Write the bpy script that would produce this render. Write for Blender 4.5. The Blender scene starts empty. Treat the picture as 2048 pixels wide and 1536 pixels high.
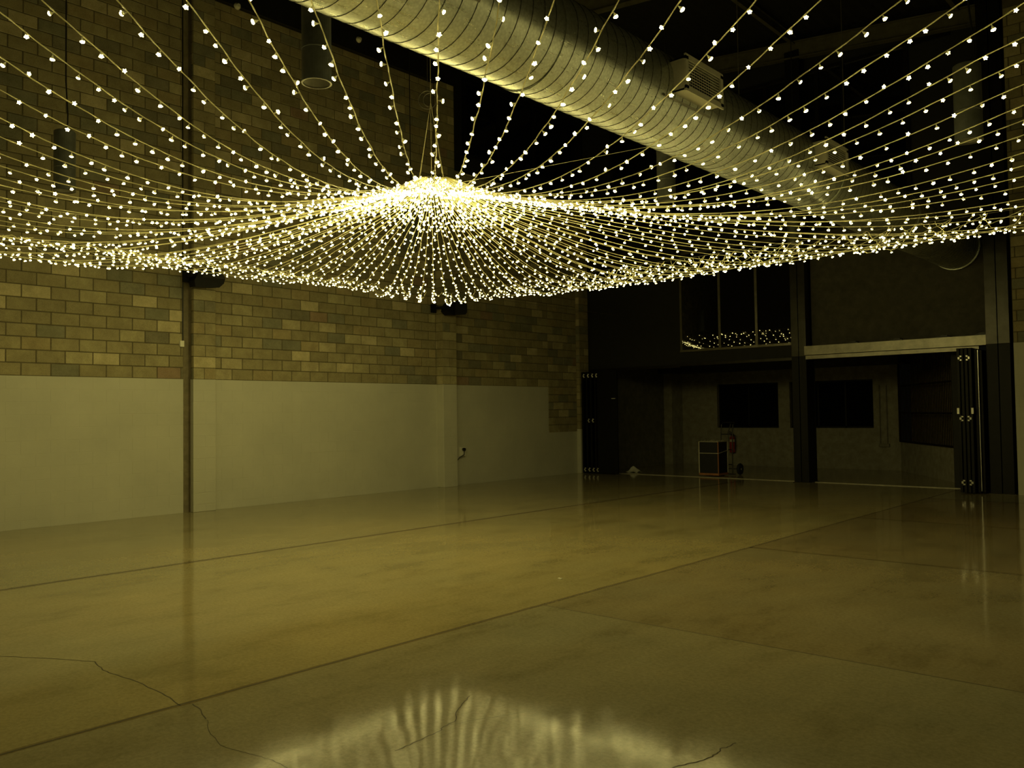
import bpy, bmesh, math, random
from mathutils import Vector, Matrix
random.seed(7)
PI = math.pi
scene = bpy.context.scene
C = scene.collection

# ------------------------------------------------------------------ camera
FPX, CU, CV, EYE = 1702.0, 1024.0, 768.0, 1.55
def _ray(u, v): return Vector(((u - CU) / FPX, (v - CV) / FPX, 1.0))
_Y = _ray(2547, 805).normalized()
_X = _ray(-880, 852); _X = -((_X - _Y * _X.dot(_Y)).normalized())
_Z = _X.cross(_Y)
W = Matrix((_X, _Y, _Z))                      # camera frame (right, down, forward) -> world
right, down, fwd = W @ Vector((1, 0, 0)), W @ Vector((0, 1, 0)), W @ Vector((0, 0, 1))
cam_data = bpy.data.cameras.new('camera')
cam_data.sensor_width = 36.0
cam_data.lens = FPX / 2048.0 * 36.0
cam_data.clip_end = 200
cam_data.clip_start = 0.05
cam = bpy.data.objects.new('camera', cam_data); C.objects.link(cam)
rot = Matrix((right, -down, -fwd)).transposed().to_4x4()
cam.matrix_world = Matrix.Translation((0, 0, EYE)) @ rot
scene.camera = cam
def proj(p):
    q = W.transposed() @ (Vector(p) - Vector((0, 0, EYE)))
    return (CU + FPX * q.x / q.z, CV + FPX * q.y / q.z, q.z)

# ------------------------------------------------------------------ world, exposure, sampling
world = bpy.data.worlds.new('night'); scene.world = world; world.use_nodes = True
world.node_tree.nodes['Background'].inputs[0].default_value = (0.9, 0.95, 0.6, 1)
world.node_tree.nodes['Background'].inputs[1].default_value = 0.002
scene.view_settings.view_transform = 'Standard'
scene.view_settings.look = 'None'
scene.view_settings.gamma = 1.0
scene.view_settings.exposure = 0.0
scene.view_settings.use_curve_mapping = False
cy = scene.cycles
cy.max_bounces = 5; cy.diffuse_bounces = 3; cy.glossy_bounces = 3; cy.transmission_bounces = 2; cy.transparent_max_bounces = 4
cy.caustics_reflective = False; cy.caustics_refractive = False
cy.sample_clamp_indirect = 4.0
cy.use_light_tree = True
cy.use_denoising = True

BULB_STRENGTH = 42.0
LIGHT_COL = (1.0, 0.85, 0.285)

# ------------------------------------------------------------------ materials
def nt(name):
    m = bpy.data.materials.new(name); m.use_nodes = True
    t = m.node_tree; b = t.nodes['Principled BSDF']
    return m, t, b
def L(t, a, b): t.links.new(a, b)
def noise(t, scale, detail=4, rough=.6, vec=None):
    n = t.nodes.new('ShaderNodeTexNoise'); n.inputs['Scale'].default_value = scale
    n.inputs['Detail'].default_value = detail; n.inputs['Roughness'].default_value = rough
    if vec is not None: L(t, vec, n.inputs['Vector'])
    return n
def ramp(t, fac, stops):
    r = t.nodes.new('ShaderNodeValToRGB'); e = r.color_ramp.elements
    while len(e) < len(stops): e.new(.5)
    for i, (p, c) in enumerate(stops): e[i].position = p; e[i].color = (c[0], c[1], c[2], 1)
    L(t, fac, r.inputs[0]); return r
def coords(t, kind='Object', scale=None, rotz=0):
    c = t.nodes.new('ShaderNodeTexCoord'); o = c.outputs[kind]
    if scale:
        mp = t.nodes.new('ShaderNodeMapping'); mp.inputs['Scale'].default_value = scale
        mp.inputs['Rotation'].default_value = (0, 0, rotz)
        L(t, o, mp.inputs[0]); o = mp.outputs[0]
    return o
def bump(t, b, h, strength=.3, dist=.01):
    n = t.nodes.new('ShaderNodeBump'); n.inputs['Strength'].default_value = strength
    n.inputs['Distance'].default_value = dist
    L(t, h, n.inputs['Height']); L(t, n.outputs[0], b.inputs['Normal'])
def mulc(t, a, b, f=1.0):
    m = t.nodes.new('ShaderNodeMix'); m.data_type = 'RGBA'; m.blend_type = 'MULTIPLY'
    m.inputs[0].default_value = f
    L(t, a, m.inputs[6]); L(t, b, m.inputs[7]); return m.outputs[2]

def plain(name, col, rough=.6, metal=0.0, var=.25, scale=6.0, spec=.5):
    m, t, b = nt(name)
    n = noise(t, scale, 5, .65, coords(t))
    lo = [c * (1 - var) for c in col]; hi = [min(1, c * (1 + var)) for c in col]
    r = ramp(t, n.outputs[0], [(.3, lo), (.7, hi)])
    L(t, r.outputs[0], b.inputs['Base Color'])
    b.inputs['Roughness'].default_value = rough; b.inputs['Metallic'].default_value = metal
    b.inputs['Specular IOR Level'].default_value = spec
    return m

def mat_block():
    m, t, b = nt('bare_concrete_block')
    a = t.nodes.new('ShaderNodeAttribute'); a.attribute_name = 'tint'
    co = coords(t)
    n1 = noise(t, 5, 6, .7, co); r1 = ramp(t, n1.outputs[0], [(.25, (.72, .70, .66)), (.75, (1.2, 1.2, 1.15))])
    n2 = noise(t, 90, 3, .7, co); r2 = ramp(t, n2.outputs[0], [(.35, (.78, .78, .78)), (.6, (1.05, 1.05, 1.05))])
    c = mulc(t, a.outputs['Color'], r1.outputs[0]); c = mulc(t, c, r2.outputs[0])
    L(t, c, b.inputs['Base Color']); b.inputs['Roughness'].default_value = .95
    b.inputs['Specular IOR Level'].default_value = .1
    bump(t, b, n2.outputs[0], .35, .004)
    return m
def mat_paint():
    m, t, b = nt('cream_painted_block')
    co = coords(t)
    n1 = noise(t, 1.3, 5, .6, co); r1 = ramp(t, n1.outputs[0], [(.3, (.50, .50, .42)), (.7, (.57, .565, .47))])
    n2 = noise(t, 60, 3, .7, co)
    L(t, r1.outputs[0], b.inputs['Base Color']); b.inputs['Roughness'].default_value = .7
    b.inputs['Specular IOR Level'].default_value = .25
    bump(t, b, n2.outputs[0], .2, .003)
    return m
def mat_floor():
    m, t, b = nt('polished_concrete')
    co = coords(t)
    big = noise(t, .45, 4, .6, co)
    mid = noise(t, 2.2, 7, .68, coords(t, scale=(1.0, .45, 1)))
    fine = noise(t, 38, 4, .75, co)
    a = t.nodes.new('ShaderNodeAttribute'); a.attribute_name = 'tint'
    r0 = ramp(t, big.outputs[0], [(.32, (.84, .87, .90)), (.68, (1.07, 1.02, .94))])
    r1 = ramp(t, mid.outputs[0], [(.30, (.70, .69, .64)), (.47, (.95, .94, .92)), (.62, (1.02, 1.02, 1.01)), (.75, (1.13, 1.13, 1.11))])
    r2 = ramp(t, fine.outputs[0], [(.3, (.80, .79, .76)), (.62, (1.06, 1.06, 1.06))])
    c = mulc(t, a.outputs['Color'], r0.outputs[0]); c = mulc(t, c, r1.outputs[0]); c = mulc(t, c, r2.outputs[0])
    L(t, c, b.inputs['Base Color'])
    rr = t.nodes.new('ShaderNodeMapRange'); rr.inputs[3].default_value = .045; rr.inputs[4].default_value = .135
    L(t, mid.outputs[0], rr.inputs[0]); L(t, rr.outputs[0], b.inputs['Roughness'])
    b.inputs['Specular IOR Level'].default_value = .45
    bump(t, b, big.outputs[0], .25, .02)
    return m
def mat_duct():
    m, t, b = nt('galvanised_steel')
    co = coords(t, scale=(30, 4, 30)); sp = coords(t, scale=(1, 1, 1))
    v = t.nodes.new('ShaderNodeTexVoronoi'); v.inputs['Scale'].default_value = 45; L(t, sp, v.inputs['Vector'])
    r = ramp(t, v.outputs['Distance'], [(.0, (.72, .75, .66)), (.8, (.54, .57, .50))])
    n = noise(t, 1, 4, .6, co)
    L(t, r.outputs[0], b.inputs['Base Color']); b.inputs['Metallic'].default_value = .8
    rr = t.nodes.new('ShaderNodeMapRange'); rr.inputs[3].default_value = .16; rr.inputs[4].default_value = .46
    L(t, n.outputs[0], rr.inputs[0]); L(t, rr.outputs[0], b.inputs['Roughness'])
    bump(t, b, n.outputs[0], .22, .004)
    return m
def mat_bulb(name='warm_white_led', k=1.0):
    m, t, b = nt(name)
    t.nodes.remove(b)
    e = t.nodes.new('ShaderNodeEmission'); e.inputs[0].default_value = (*LIGHT_COL, 1); e.inputs[1].default_value = BULB_STRENGTH * k
    L(t, e.outputs[0], t.nodes['Material Output'].inputs[0])
    m.cycles.emission_sampling = 'FRONT'
    return m
def mat_glass_dark():
    m, t, b = nt('dark_window_glass')
    b.inputs['Base Color'].default_value = (.004, .004, .004, 1)
    b.inputs['Roughness'].default_value = .015
    b.inputs['Specular IOR Level'].default_value = .75
    return m
M_BLOCK = mat_block(); M_PAINT = mat_paint(); M_FLOOR = mat_floor(); M_DUCT = mat_duct(); M_BULB = mat_bulb(); M_BULB2 = mat_bulb('led_cap_side', .26); M_GLASS = mat_glass_dark()
M_MORTAR = plain('mortar', (.12, .105, .065), .95, spec=.05)
M_WIRE = plain('clear_amber_wire', (.90, .84, .50), .35, var=.05)
M_STEM = plain('clear_bulb_stem', (.85, .82, .62), .3)
M_BLACK = plain('black_paint', (.012, .012, .010), .45)
M_BLACKM = plain('black_powder_coat', (.004, .004, .0035), .5, spec=.25)
M_CLAD = plain('dark_wall_cladding', (.010, .010, .008), .7)
M_CEIL = plain('dark_roof_sheet', (.010, .0095, .008), .85)
M_BEAM = plain('dark_steel_beam', (.11, .105, .075), .5)
M_PURL = plain('painted_purlin', (.10, .095, .06), .6)
M_GREY = plain('grey_infill_board', (.085, .08, .06), .9)
M_COL = plain('dark_steel_column', (.038, .036, .03), .3, metal=.8)
M_HEAD = plain('brushed_steel_track', (.20, .19, .15), .32, metal=.7)
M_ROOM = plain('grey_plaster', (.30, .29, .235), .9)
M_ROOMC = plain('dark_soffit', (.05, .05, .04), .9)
M_HINGE = plain('satin_steel_hinge', (.75, .75, .68), .3, metal=.6)
M_SEAM = plain('lock_seam', (.09, .09, .07), .5, metal=.5)
M_PEND = plain('grey_pendant_metal', (.17, .18, .165), .38, metal=.4)
M_PENDD = plain('pendant_interior', (.20, .19, .14), .7)
M_SPK = plain('speaker_plastic', (.006, .006, .006), .6, spec=.2)
M_GRILL = plain('speaker_mesh', (.006, .006, .006), .75)
M_WHITE = plain('white_plastic', (.75, .74, .62), .5, var=.06)
M_BAR = plain('rusty_brown_bar', (.016, .011, .007), .8, spec=.1)
M_SLAT = plain('timber_screen', (.30, .25, .17), .8)
M_CASE = plain('black_case_panel', (.010, .010, .012), .55)
M_TRIMW = plain('pale_edge_strip', (.55, .53, .42), .5)
M_TRIMO = plain('orange_wood_edge', (.36, .15, .06), .6)
M_RED = plain('red_cylinder', (.34, .04, .02), .4)
M_RUB = plain('black_rubber', (.01, .01, .01), .8)
M_CRACK = plain('crack_filler', (.07, .06, .035), .9)
M_CLOTH = plain('white_cloth', (.62, .62, .54), .9)
M_CONDUIT = plain('grey_conduit', (.20, .19, .15), .6)
M_GRPAINT = plain('off_white_grille_paint', (.62, .60, .46), .5, var=.08)
M_MATTE = plain('unlit_opening_black', (.003, .003, .003), .8, spec=.05)
M_STRIP = plain('threshold_metal', (.42, .40, .32), .4, metal=.3)

# ------------------------------------------------------------------ mesh helpers
class MB:
    def __init__(s): s.v = []; s.f = []; s.m = []; s.t = []; s.has_t = False
    def face(s, pts, mi=0, tint=None):
        n = len(s.v); s.v += [tuple(p) for p in pts]; s.f.append(tuple(range(n, n + len(pts)))); s.m.append(mi)
        s.t.append(tint or (1, 1, 1)); s.has_t |= tint is not None
    def box(s, a, b, mi=0, tint=None, top_inset=0):
        x0, y0, z0 = [min(a[i], b[i]) for i in range(3)]; x1, y1, z1 = [max(a[i], b[i]) for i in range(3)]
        n = len(s.v)
        s.v += [(x0, y0, z0), (x1, y0, z0), (x1, y1, z0), (x0, y1, z0), (x0, y0, z1), (x1, y0, z1), (x1, y1, z1), (x0, y1, z1)]
        for q in ((0, 3, 2, 1), (4, 5, 6, 7), (0, 1, 5, 4), (1, 2, 6, 5), (2, 3, 7, 6), (3, 0, 4, 7)):
            s.f.append(tuple(n + i for i in q)); s.m.append(mi); s.t.append(tint or (1, 1, 1))
        s.has_t |= tint is not None
    def bar(s, p, q, w, h=None, mi=0, up=(0, 0, 1)):           # rectangular bar from p to q
        h = h or w; p = Vector(p); q = Vector(q); d = (q - p).normalized(); u = Vector(up)
        if abs(d.dot(u)) > .98: u = Vector((0, 1, 0))
        a = d.cross(u).normalized(); b = a.cross(d).normalized(); n = len(s.v)
        for c in (p, q):
            for (i, j) in ((-1, -1), (1, -1), (1, 1), (-1, 1)): s.v.append(tuple(c + a * i * w / 2 + b * j * h / 2))
        for qd in ((0, 1, 2, 3), (7, 6, 5, 4), (0, 4, 5, 1), (1, 5, 6, 2), (2, 6, 7, 3), (3, 7, 4, 0)):
            s.f.append(tuple(n + i for i in qd)); s.m.append(mi); s.t.append((1, 1, 1))
    def tube(s, pts, r, seg=6, mi=0, caps=True, twist=0.0, radii=None):
        pts = [Vector(p) for p in pts]; n0 = len(s.v); N = len(pts); ref = None
        for i, p in enumerate(pts):
            d = (pts[min(i + 1, N - 1)] - pts[max(i - 1, 0)])
            d = d.normalized() if d.length > 1e-9 else Vector((0, 0, 1))
            if ref is None: ref = Vector((0, 0, 1)) if abs(d.z) < .9 else Vector((1, 0, 0))
            a = (ref - d * ref.dot(d)); a = a.normalized() if a.length > 1e-6 else d.orthogonal().normalized()
            ref = a; b = d.cross(a); rr = radii[i] if radii else r
            for k in range(seg):
                an = 2 * PI * k / seg + twist * i
                s.v.append(tuple(p + a * math.cos(an) * rr + b * math.sin(an) * rr))
        for i in range(N - 1):
            for k in range(seg):
                k2 = (k + 1) % seg
                s.f.append((n0 + i * seg + k, n0 + i * seg + k2, n0 + (i + 1) * seg + k2, n0 + (i + 1) * seg + k)); s.m.append(mi); s.t.append((1, 1, 1))
        if caps:
            s.f.append(tuple(n0 + k for k in range(seg))[::-1]); s.m.append(mi); s.t.append((1, 1, 1))
            s.f.append(tuple(n0 + (N - 1) * seg + k for k in range(seg))); s.m.append(mi); s.t.append((1, 1, 1))
    def lathe(s, prof, seg=24, mi=0, axis='z', c=(0, 0, 0), mis=None):
        n0 = len(s.v)
        for (r, z) in prof:
            for k in range(seg):
                a = 2 * PI * k / seg; x, y = r * math.cos(a), r * math.sin(a)
                p = {'z': (x, y, z), 'y': (x, z, y), 'x': (z, x, y)}[axis]
                s.v.append((p[0] + c[0], p[1] + c[1], p[2] + c[2]))
        for i in range(len(prof) - 1):
            for k in range(seg):
                k2 = (k + 1) % seg
                s.f.append((n0 + i * seg + k, n0 + i * seg + k2, n0 + (i + 1) * seg + k2, n0 + (i + 1) * seg + k)); s.m.append(mis[i] if mis else mi); s.t.append((1, 1, 1))
    def build(s, name, mats, parent=None, smooth=False, bevel=0, loc=(0, 0, 0)):
        me = bpy.data.meshes.new(name); me.from_pydata([tuple(a - b for a, b in zip(v, loc)) for v in s.v], [], s.f)
        if not isinstance(mats, (list, tuple)): mats = [mats]
        for m in mats: me.materials.append(m)
        me.polygons.foreach_set('material_index', s.m)
        if smooth: me.polygons.foreach_set('use_smooth', [True] * len(s.f))
        if s.has_t:
            at = me.color_attributes.new('tint', 'FLOAT_COLOR', 'CORNER'); data = []
            for p, tcol in zip(me.polygons, s.t): data += [tcol[0], tcol[1], tcol[2], 1.0] * p.loop_total
            at.data.foreach_set('color', data)
        me.update()
        o = bpy.data.objects.new(name, me); C.objects.link(o); o.location = loc
        if parent is not None: o.parent = parent; o.matrix_parent_inverse = Matrix.Translation(-Vector(parent.location))
        if bevel:
            md = o.modifiers.new('bevel', 'BEVEL'); md.width = bevel; md.segments = 2; md.limit_method = 'ANGLE'
        return o
def tag(o, label=None, cat=None, group=None, kind=None):
    if label: o['label'] = label
    if cat: o['category'] = cat
    if group: o['group'] = group
    if kind: o['kind'] = kind
    return o
def empty(name, loc):
    o = bpy.data.objects.new(name, None); C.objects.link(o); o.location = loc; o.empty_display_size = .1; return o
def struct(o): o['kind'] = 'structure'; return o

XW = -13.25          # face of the left block wall
YB = 17.70           # plane of the glazed partition at the far end
YR = 22.0            # far wall of the room behind the partition
def roof_z(x): return 9.93 - .105 * (x + 13.25)

# ------------------------------------------------------------------ floor with saw-cut joints and cracks
fl = MB()
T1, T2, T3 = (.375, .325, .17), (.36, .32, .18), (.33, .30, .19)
def fz(a, b, t): fl.face([(a[0], a[1], 0), (b[0], a[1], 0), (b[0], b[1], 0), (a[0], b[1], 0)], 0, t)
fz((-14, -9), (-8.7, 23), T2); fz((-8.7, -9), (-4.45, 23), T1)
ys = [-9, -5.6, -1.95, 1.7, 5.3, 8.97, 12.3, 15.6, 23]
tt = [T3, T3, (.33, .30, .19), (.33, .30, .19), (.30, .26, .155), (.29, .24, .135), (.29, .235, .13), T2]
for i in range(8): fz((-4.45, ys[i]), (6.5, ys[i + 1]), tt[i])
def crack(pts, w):
    for i in range(len(pts) - 1):
        a = Vector((*pts[i], .0008)); b = Vector((*pts[i + 1], .0008)); d = (b - a).normalized(); n = Vector((-d.y, d.x, 0)) * w / 2
        fl.face([a - n, b - n, b + n, a + n], 1, (1, 1, 1))
def wob(p, q, n, amp):
    p = Vector(p); q = Vector(q); d = (q - p); nn = Vector((-d.y, d.x)).normalized(); out = []
    for i in range(n + 1):
        k = i / n; o = 0 if i in (0, n) else random.uniform(-amp, amp); out.append(tuple(p + d * k + nn * o))
    return out
def band(pts, w, t):
    for i in range(len(pts) - 1):
        a = Vector((*pts[i], .0004)); b = Vector((*pts[i + 1], .0004)); d = (b - a).normalized(); n = Vector((-d.y, d.x, 0)) * w / 2
        fl.face([a - n, b - n, b + n, a + n], 0, t)
band(wob((-8.7, -9), (-8.7, 17.6), 160, .01), .11, (.25, .20, .11)); band(wob((-4.45, -9), (-4.45, 17.6), 160, .006), .045, (.24, .19, .10))
for y in ys[5:8]: band(wob((-4.45, y), (6.4, y), 40, .01), .07, (.22, .18, .10))
crack(wob((-8.7, -9), (-8.7, 17.6), 130, .006), .022)
crack(wob((-4.45, -9), (-4.45, 17.6), 130, .004), .013)
for y in ys[4:8]: crack(wob((-4.45, y), (6.4, y), 40, .004), .007)
def ground(u, v):
    d = W @ _ray(u, v); t = -EYE / d.z; return (d.x * t, d.y * t)
def pixcrack(px, w, amp=.006, sub=4):
    g = [ground(*p) for p in px]
    for i in range(len(g) - 1): crack(wob(g[i], g[i + 1], sub, amp), w)
pixcrack([(0, 1313), (60, 1315), (140, 1320), (190, 1323), (205, 1340), (222, 1347), (260, 1358), (310, 1380), (340, 1395), (362, 1412)], .006)
pixcrack([(385, 1408), (402, 1420), (412, 1438)], .006)
pixcrack([(415, 1440), (418, 1462), (440, 1490), (500, 1508), (545, 1520), (575, 1536)], .003)
pixcrack([(940, 1392), (930, 1402), (912, 1425), (910, 1443), (888, 1453), (880, 1462), (850, 1475), (820, 1490), (790, 1502)], .0055)
pixcrack([(888, 1453), (950, 1440), (1000, 1432), (1060, 1423)], .0025)
pixcrack([(1472, 1486), (1455, 1494), (1440, 1498), (1434, 1508), (1412, 1518), (1385, 1526), (1350, 1534), (1300, 1560)], .0065)
struct(fl.build('floor', [M_FLOOR, M_CRACK]))
th = MB(); th.box((-13.2, YB - .035, 0), (-4.2, YB + .035, .012))
struct(th.build('trim_1', M_STRIP))

# ------------------------------------------------------------------ block walls
CH, CL = .187, .396
def tint():
    r = random.random(); k = random.uniform(.9, 1.1)
    if r < .10: c = (.49, .44, .28)
    elif r < .20: c = (.40, .365, .225)
    elif r < .32: c = (.25, .245, .175)
    elif r < .36: c = (.235, .22, .155)
    elif r < .375: c = (.32, .24, .165)
    elif r < .45: c = (.37, .315, .185)
    else: c = (.33, .295, .18)
    return tuple(min(.8, x * k) for x in c)
def blocks(mb, y0, y1, z0, z1, x, paint_z, nrm=1, off=0, paint_fn=None, axis='x', cap0=False, cap1=False, phase=0.0, top=None):
    """face of blocks on plane x (axis x: runs along y, looks to +x) or on plane y (axis y: runs along x, looks to -y)"""
    pz = paint_z
    row = 0; zb = pz - CH * math.floor((pz - z0) / CH + .999)
    z = zb
    def put(a, b, c, d, painted):
        g = .0015 if painted else .006; dep = .0025 if painted else .007
        dep += random.uniform(-.0015, .002) * (0.2 if painted else 1)
        gg = g * random.uniform(.7, 1.4); a2, b2, c2, d2 = a + g, b - gg, c + g, d - g
        tc = tint(); mi = 1 if painted else 0
        bv = .002 if painted else .005
        def P(u, v, w):
            return (x + w, u, v) if axis == 'x' else (u, x - w, v)
        o = [P(a2, c2, 0), P(b2, c2, 0), P(b2, d2, 0), P(a2, d2, 0)]
        i = [P(a2 + bv, c2 + bv, dep), P(b2 - bv, c2 + bv, dep), P(b2 - bv, d2 - bv, dep), P(a2 + bv, d2 - bv, dep)]
        mb.face(i, mi, tc)
        for k in range(4): mb.face([o[k], o[(k + 1) % 4], i[(k + 1) % 4], i[k]], mi, tc)
    while z < z1 - .01:
        zt = min(z + CH, z1); zl = max(z, z0)
        yy = y0 - ((CL / 2) if row % 2 else 0) - phase
        while yy < y1:
            a, b = max(yy, y0), min(yy + CL, y1)
            if b - a > .02 and zt - zl > .02:
                mid = (z + zt) / 2
                painted = (paint_fn((a + b) / 2, mid) if paint_fn else mid < pz)
                put(a, b, zl, zt, painted)
            yy += CL
        z += CH; row += 1
PZ = 2.175
wl = MB()
def backing(y0, y1, z0, z1):
    wl.face([(XW, y0, z0), (XW, y1, z0), (XW, y1, z1), (XW, y0, z1)], 2, (1, 1, 1))
    wl.face([(XW - .3, y0, z0), (XW - .3, y1, z0), (XW - .3, y1, z1), (XW - .3, y0, z1)][::-1], 2, (1, 1, 1))
backing(-9, 6.77, 0, 8.66); backing(6.90, 12.83, 0, 8.66); backing(12.83, 17.66, 0, 6.9)
# painted part of the wall carries the paint colour in its joints as well
wl.face([(XW + .0012, -9, 0), (XW + .0012, 6.77, 0), (XW + .0012, 6.77, PZ), (XW + .0012, -9, PZ)], 1, (1, 1, 1))
wl.face([(XW + .0012, 6.90, 0), (XW + .0012, 16.15, 0), (XW + .0012, 16.15, PZ), (XW + .0012, 6.90, PZ)], 1, (1, 1, 1))
wl.face([(XW + .0012, 16.15, 0), (XW + .0012, 17.66, 0), (XW + .0012, 17.66, 1.12), (XW + .0012, 16.15, 1.12)], 1, (1, 1, 1))
blocks(wl, -9, 6.77, 0, 8.66, XW, PZ, phase=.11)
blocks(wl, 6.90, 12.40, 0, 8.66, XW, PZ, phase=.05)
pf = lambda y, z: (z < PZ and y < 16.15) or z < 1.12
blocks(wl, 12.40, 16.15, 0, 6.9, XW, PZ, paint_fn=pf, phase=.2)
blocks(wl, 16.15, 17.66, 0, 6.9, XW, PZ, paint_fn=pf, phase=.0)
# open movement joint beside the first pilaster: a slot, recess shade put into its colour
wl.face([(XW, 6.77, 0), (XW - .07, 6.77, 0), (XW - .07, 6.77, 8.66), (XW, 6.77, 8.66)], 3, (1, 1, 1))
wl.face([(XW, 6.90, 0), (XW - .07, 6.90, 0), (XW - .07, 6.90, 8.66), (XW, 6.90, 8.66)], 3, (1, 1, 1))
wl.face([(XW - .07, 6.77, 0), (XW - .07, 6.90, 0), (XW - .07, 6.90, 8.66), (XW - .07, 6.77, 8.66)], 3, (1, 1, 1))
M_SLOT = plain('shaded_joint_recess', (.22, .19, .12), .9)
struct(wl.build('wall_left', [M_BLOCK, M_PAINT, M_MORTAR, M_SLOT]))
# pilasters
def pilaster(n, y0, y1, xf, ztop, paint=PZ, cham=.02):
    mb = MB()
    mb.box((XW - .02, y0, 0), (xf, y1, paint), 1, (1, 1, 1)); mb.box((XW - .02, y0, paint), (xf, y1, ztop), 2, (1, 1, 1))
    z = paint - CH * math.floor(paint / CH + .999); row = 0
    while z < ztop - .01:
        zt = min(z + CH, ztop); zl = max(z, 0)
        mid = (y0 + y1) / 2 + random.uniform(-.02, .02)
        spans = [(y0, y1)] if row % 2 else [(y0, mid), (mid, y1)]
        if zt - zl > .03:
            pnt = (z + zt) / 2 < paint; g = .002 if pnt else .005; dep = .002 if pnt else .006; mi = 1 if pnt else 0
            tc0 = tint()
            for (a, b) in spans:
                tc = tint(); mb.box((xf - .01, a + g, zl + g), (xf + dep, b - g, zt - g), mi, tc)
            mb.box((XW + .012, y0 - dep, zl + g), (xf - .004, y0 + .01, zt - g), mi, tc0)
        z += CH; row += 1
    return struct(mb.build('trim_%d' % n, [M_BLOCK, M_PAINT, M_MORTAR], bevel=.004))
pilaster(2, 6.905, 7.30, -13.17, 8.66)
pilaster(3, 12.42, 12.82, -13.05, 8.66)
pilaster(4, 17.28, 17.655, -13.13, 6.9, 1.12)
# cladding above the lower part of the wall at the far bay, with clerestory panes
cl = MB(); cl.box((XW - .3, 12.83, 6.9), (XW - .05, 23, 9.95))
struct(cl.build('wall_left_upper', M_CLAD))
def pane_set(n, x, ycuts, z0, z1):
    fr = MB()
    for y in ycuts: fr.box((x - .03, y - .035, z0), (x + .05, y + .035, z1))
    fr.box((x - .03, ycuts[0] - .035, z0 - .06), (x + .06, ycuts[-1] + .035, z0)); fr.box((x - .03, ycuts[0] - .035, z1), (x + .05, ycuts[-1] + .035, z1 + .06))
    w = struct(fr.build('window_%d' % n, M_COL))
    for i in range(len(ycuts) - 1):
        p = MB(); p.box((x - .01, ycuts[i] + .035, z0), (x, ycuts[i + 1] - .035, z1)); p.build('pane', M_GLASS, w)
pane_set(1, XW + .0, [13.33, 14.45, 15.72, 17.25], 7.35, 8.95)

# right-hand wall return, brick above, painted below
RX, RY = -3.36, 16.95
wr_ = MB()
wr_.face([(RX, RY, 0), (6.5, RY, 0), (6.5, RY, 9.4), (RX, RY, 9.4)], 2, (1, 1, 1))
wr_.face([(RX, RY - .0012, 0), (6.5, RY - .0012, 0), (6.5, RY - .0012, 2.66), (RX, RY - .0012, 2.66)], 1, (1, 1, 1))
blocks(wr_, RX, RX + 3.2, 0, 8.6, RY, 2.66, axis='y', phase=.13)
wr_.face([(RX, RY, 0), (RX, YB + .4, 0), (RX, YB + .4, 9.4), (RX, RY, 9.4)], 1, (1, 1, 1))
struct(wr_.build('wall_right', [M_BLOCK, M_PAINT, M_MORTAR]))
# walls behind and right of the camera (never in frame, they close the hall)
wb = MB(); wb.box((-14, -9.2, 0), (6.7, -9, 10)); struct(wb.build('wall_front', plain('rear_wall', (.22, .20, .14), .9)))
ws = MB(); ws.box((6.5, -9, 0), (6.7, 23, 10)); struct(ws.build('wall_side', plain('side_wall', (.22, .20, .14), .9)))

# ------------------------------------------------------------------ roof
rf = MB()
def sheet(x0, x1, n):
    for i in range(n):
        a = x0 + (x1 - x0) * i / n; b = x0 + (x1 - x0) * (i + 1) / n; m = (a + b) / 2
        rf.face([(a, -9.2, roof_z(a) + .25), (a, 23, roof_z(a) + .25), (m, 23, roof_z(m) + .30), (m, -9.2, roof_z(m) + .30)])
        rf.face([(m, -9.2, roof_z(m) + .30), (m, 23, roof_z(m) + .30), (b, 23, roof_z(b) + .25), (b, -9.2, roof_z(b) + .25)])
sheet(-14, 6.7, 70)
struct(rf.build('ceiling', M_CEIL))
eb = MB(); eb.box((XW - .3, -9, 8.66), (XW + .10, 12.83, 10.2)); struct(eb.build('trim_5', M_BLACK))
def beam(p, q, w, h, label, name='steel_beam', mat=None, cat='beam'):
    b = MB(); p = Vector(p); q = Vector(q)
    t = .02
    b.bar(p + Vector((0, 0, h / 2)), q + Vector((0, 0, h / 2)), w, t); b.bar(p - Vector((0, 0, h / 2)), q - Vector((0, 0, h / 2)), w, t); b.bar(p, q, t, h)
    o = b.build(name, mat or M_BEAM); return tag(o, label, cat)
for i, (y, lab) in enumerate([(17.45, 'dark sloping roof rafter above the far partition'), (13.2, 'sloping steel rafter crossing the roof over the far bay'), (9.0, 'sloping steel rafter crossing the roof at the upper right')]):
    beam((XW + .1, y, roof_z(XW) - .12), (6.4, y, roof_z(6.4) - .12), .16, .34, lab, 'roof_rafter', M_PURL, 'rafter')
for i, (x, lab) in enumerate([(-10.5, 'thin roof purlin nearest the bare block wall'), (-7.4, 'thin roof purlin running above the steel duct'), (-4.2, 'thin roof purlin right of the steel duct'), (-1.2, 'thin roof purlin at the far upper right of the roof')]):
    beam((x, -8.8, roof_z(x) + .12), (x, 17.6, roof_z(x) + .12), .08, .18, lab, 'roof_purlin', M_PURL, 'purlin')

# ------------------------------------------------------------------ far partition
part_black = MB()
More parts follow.
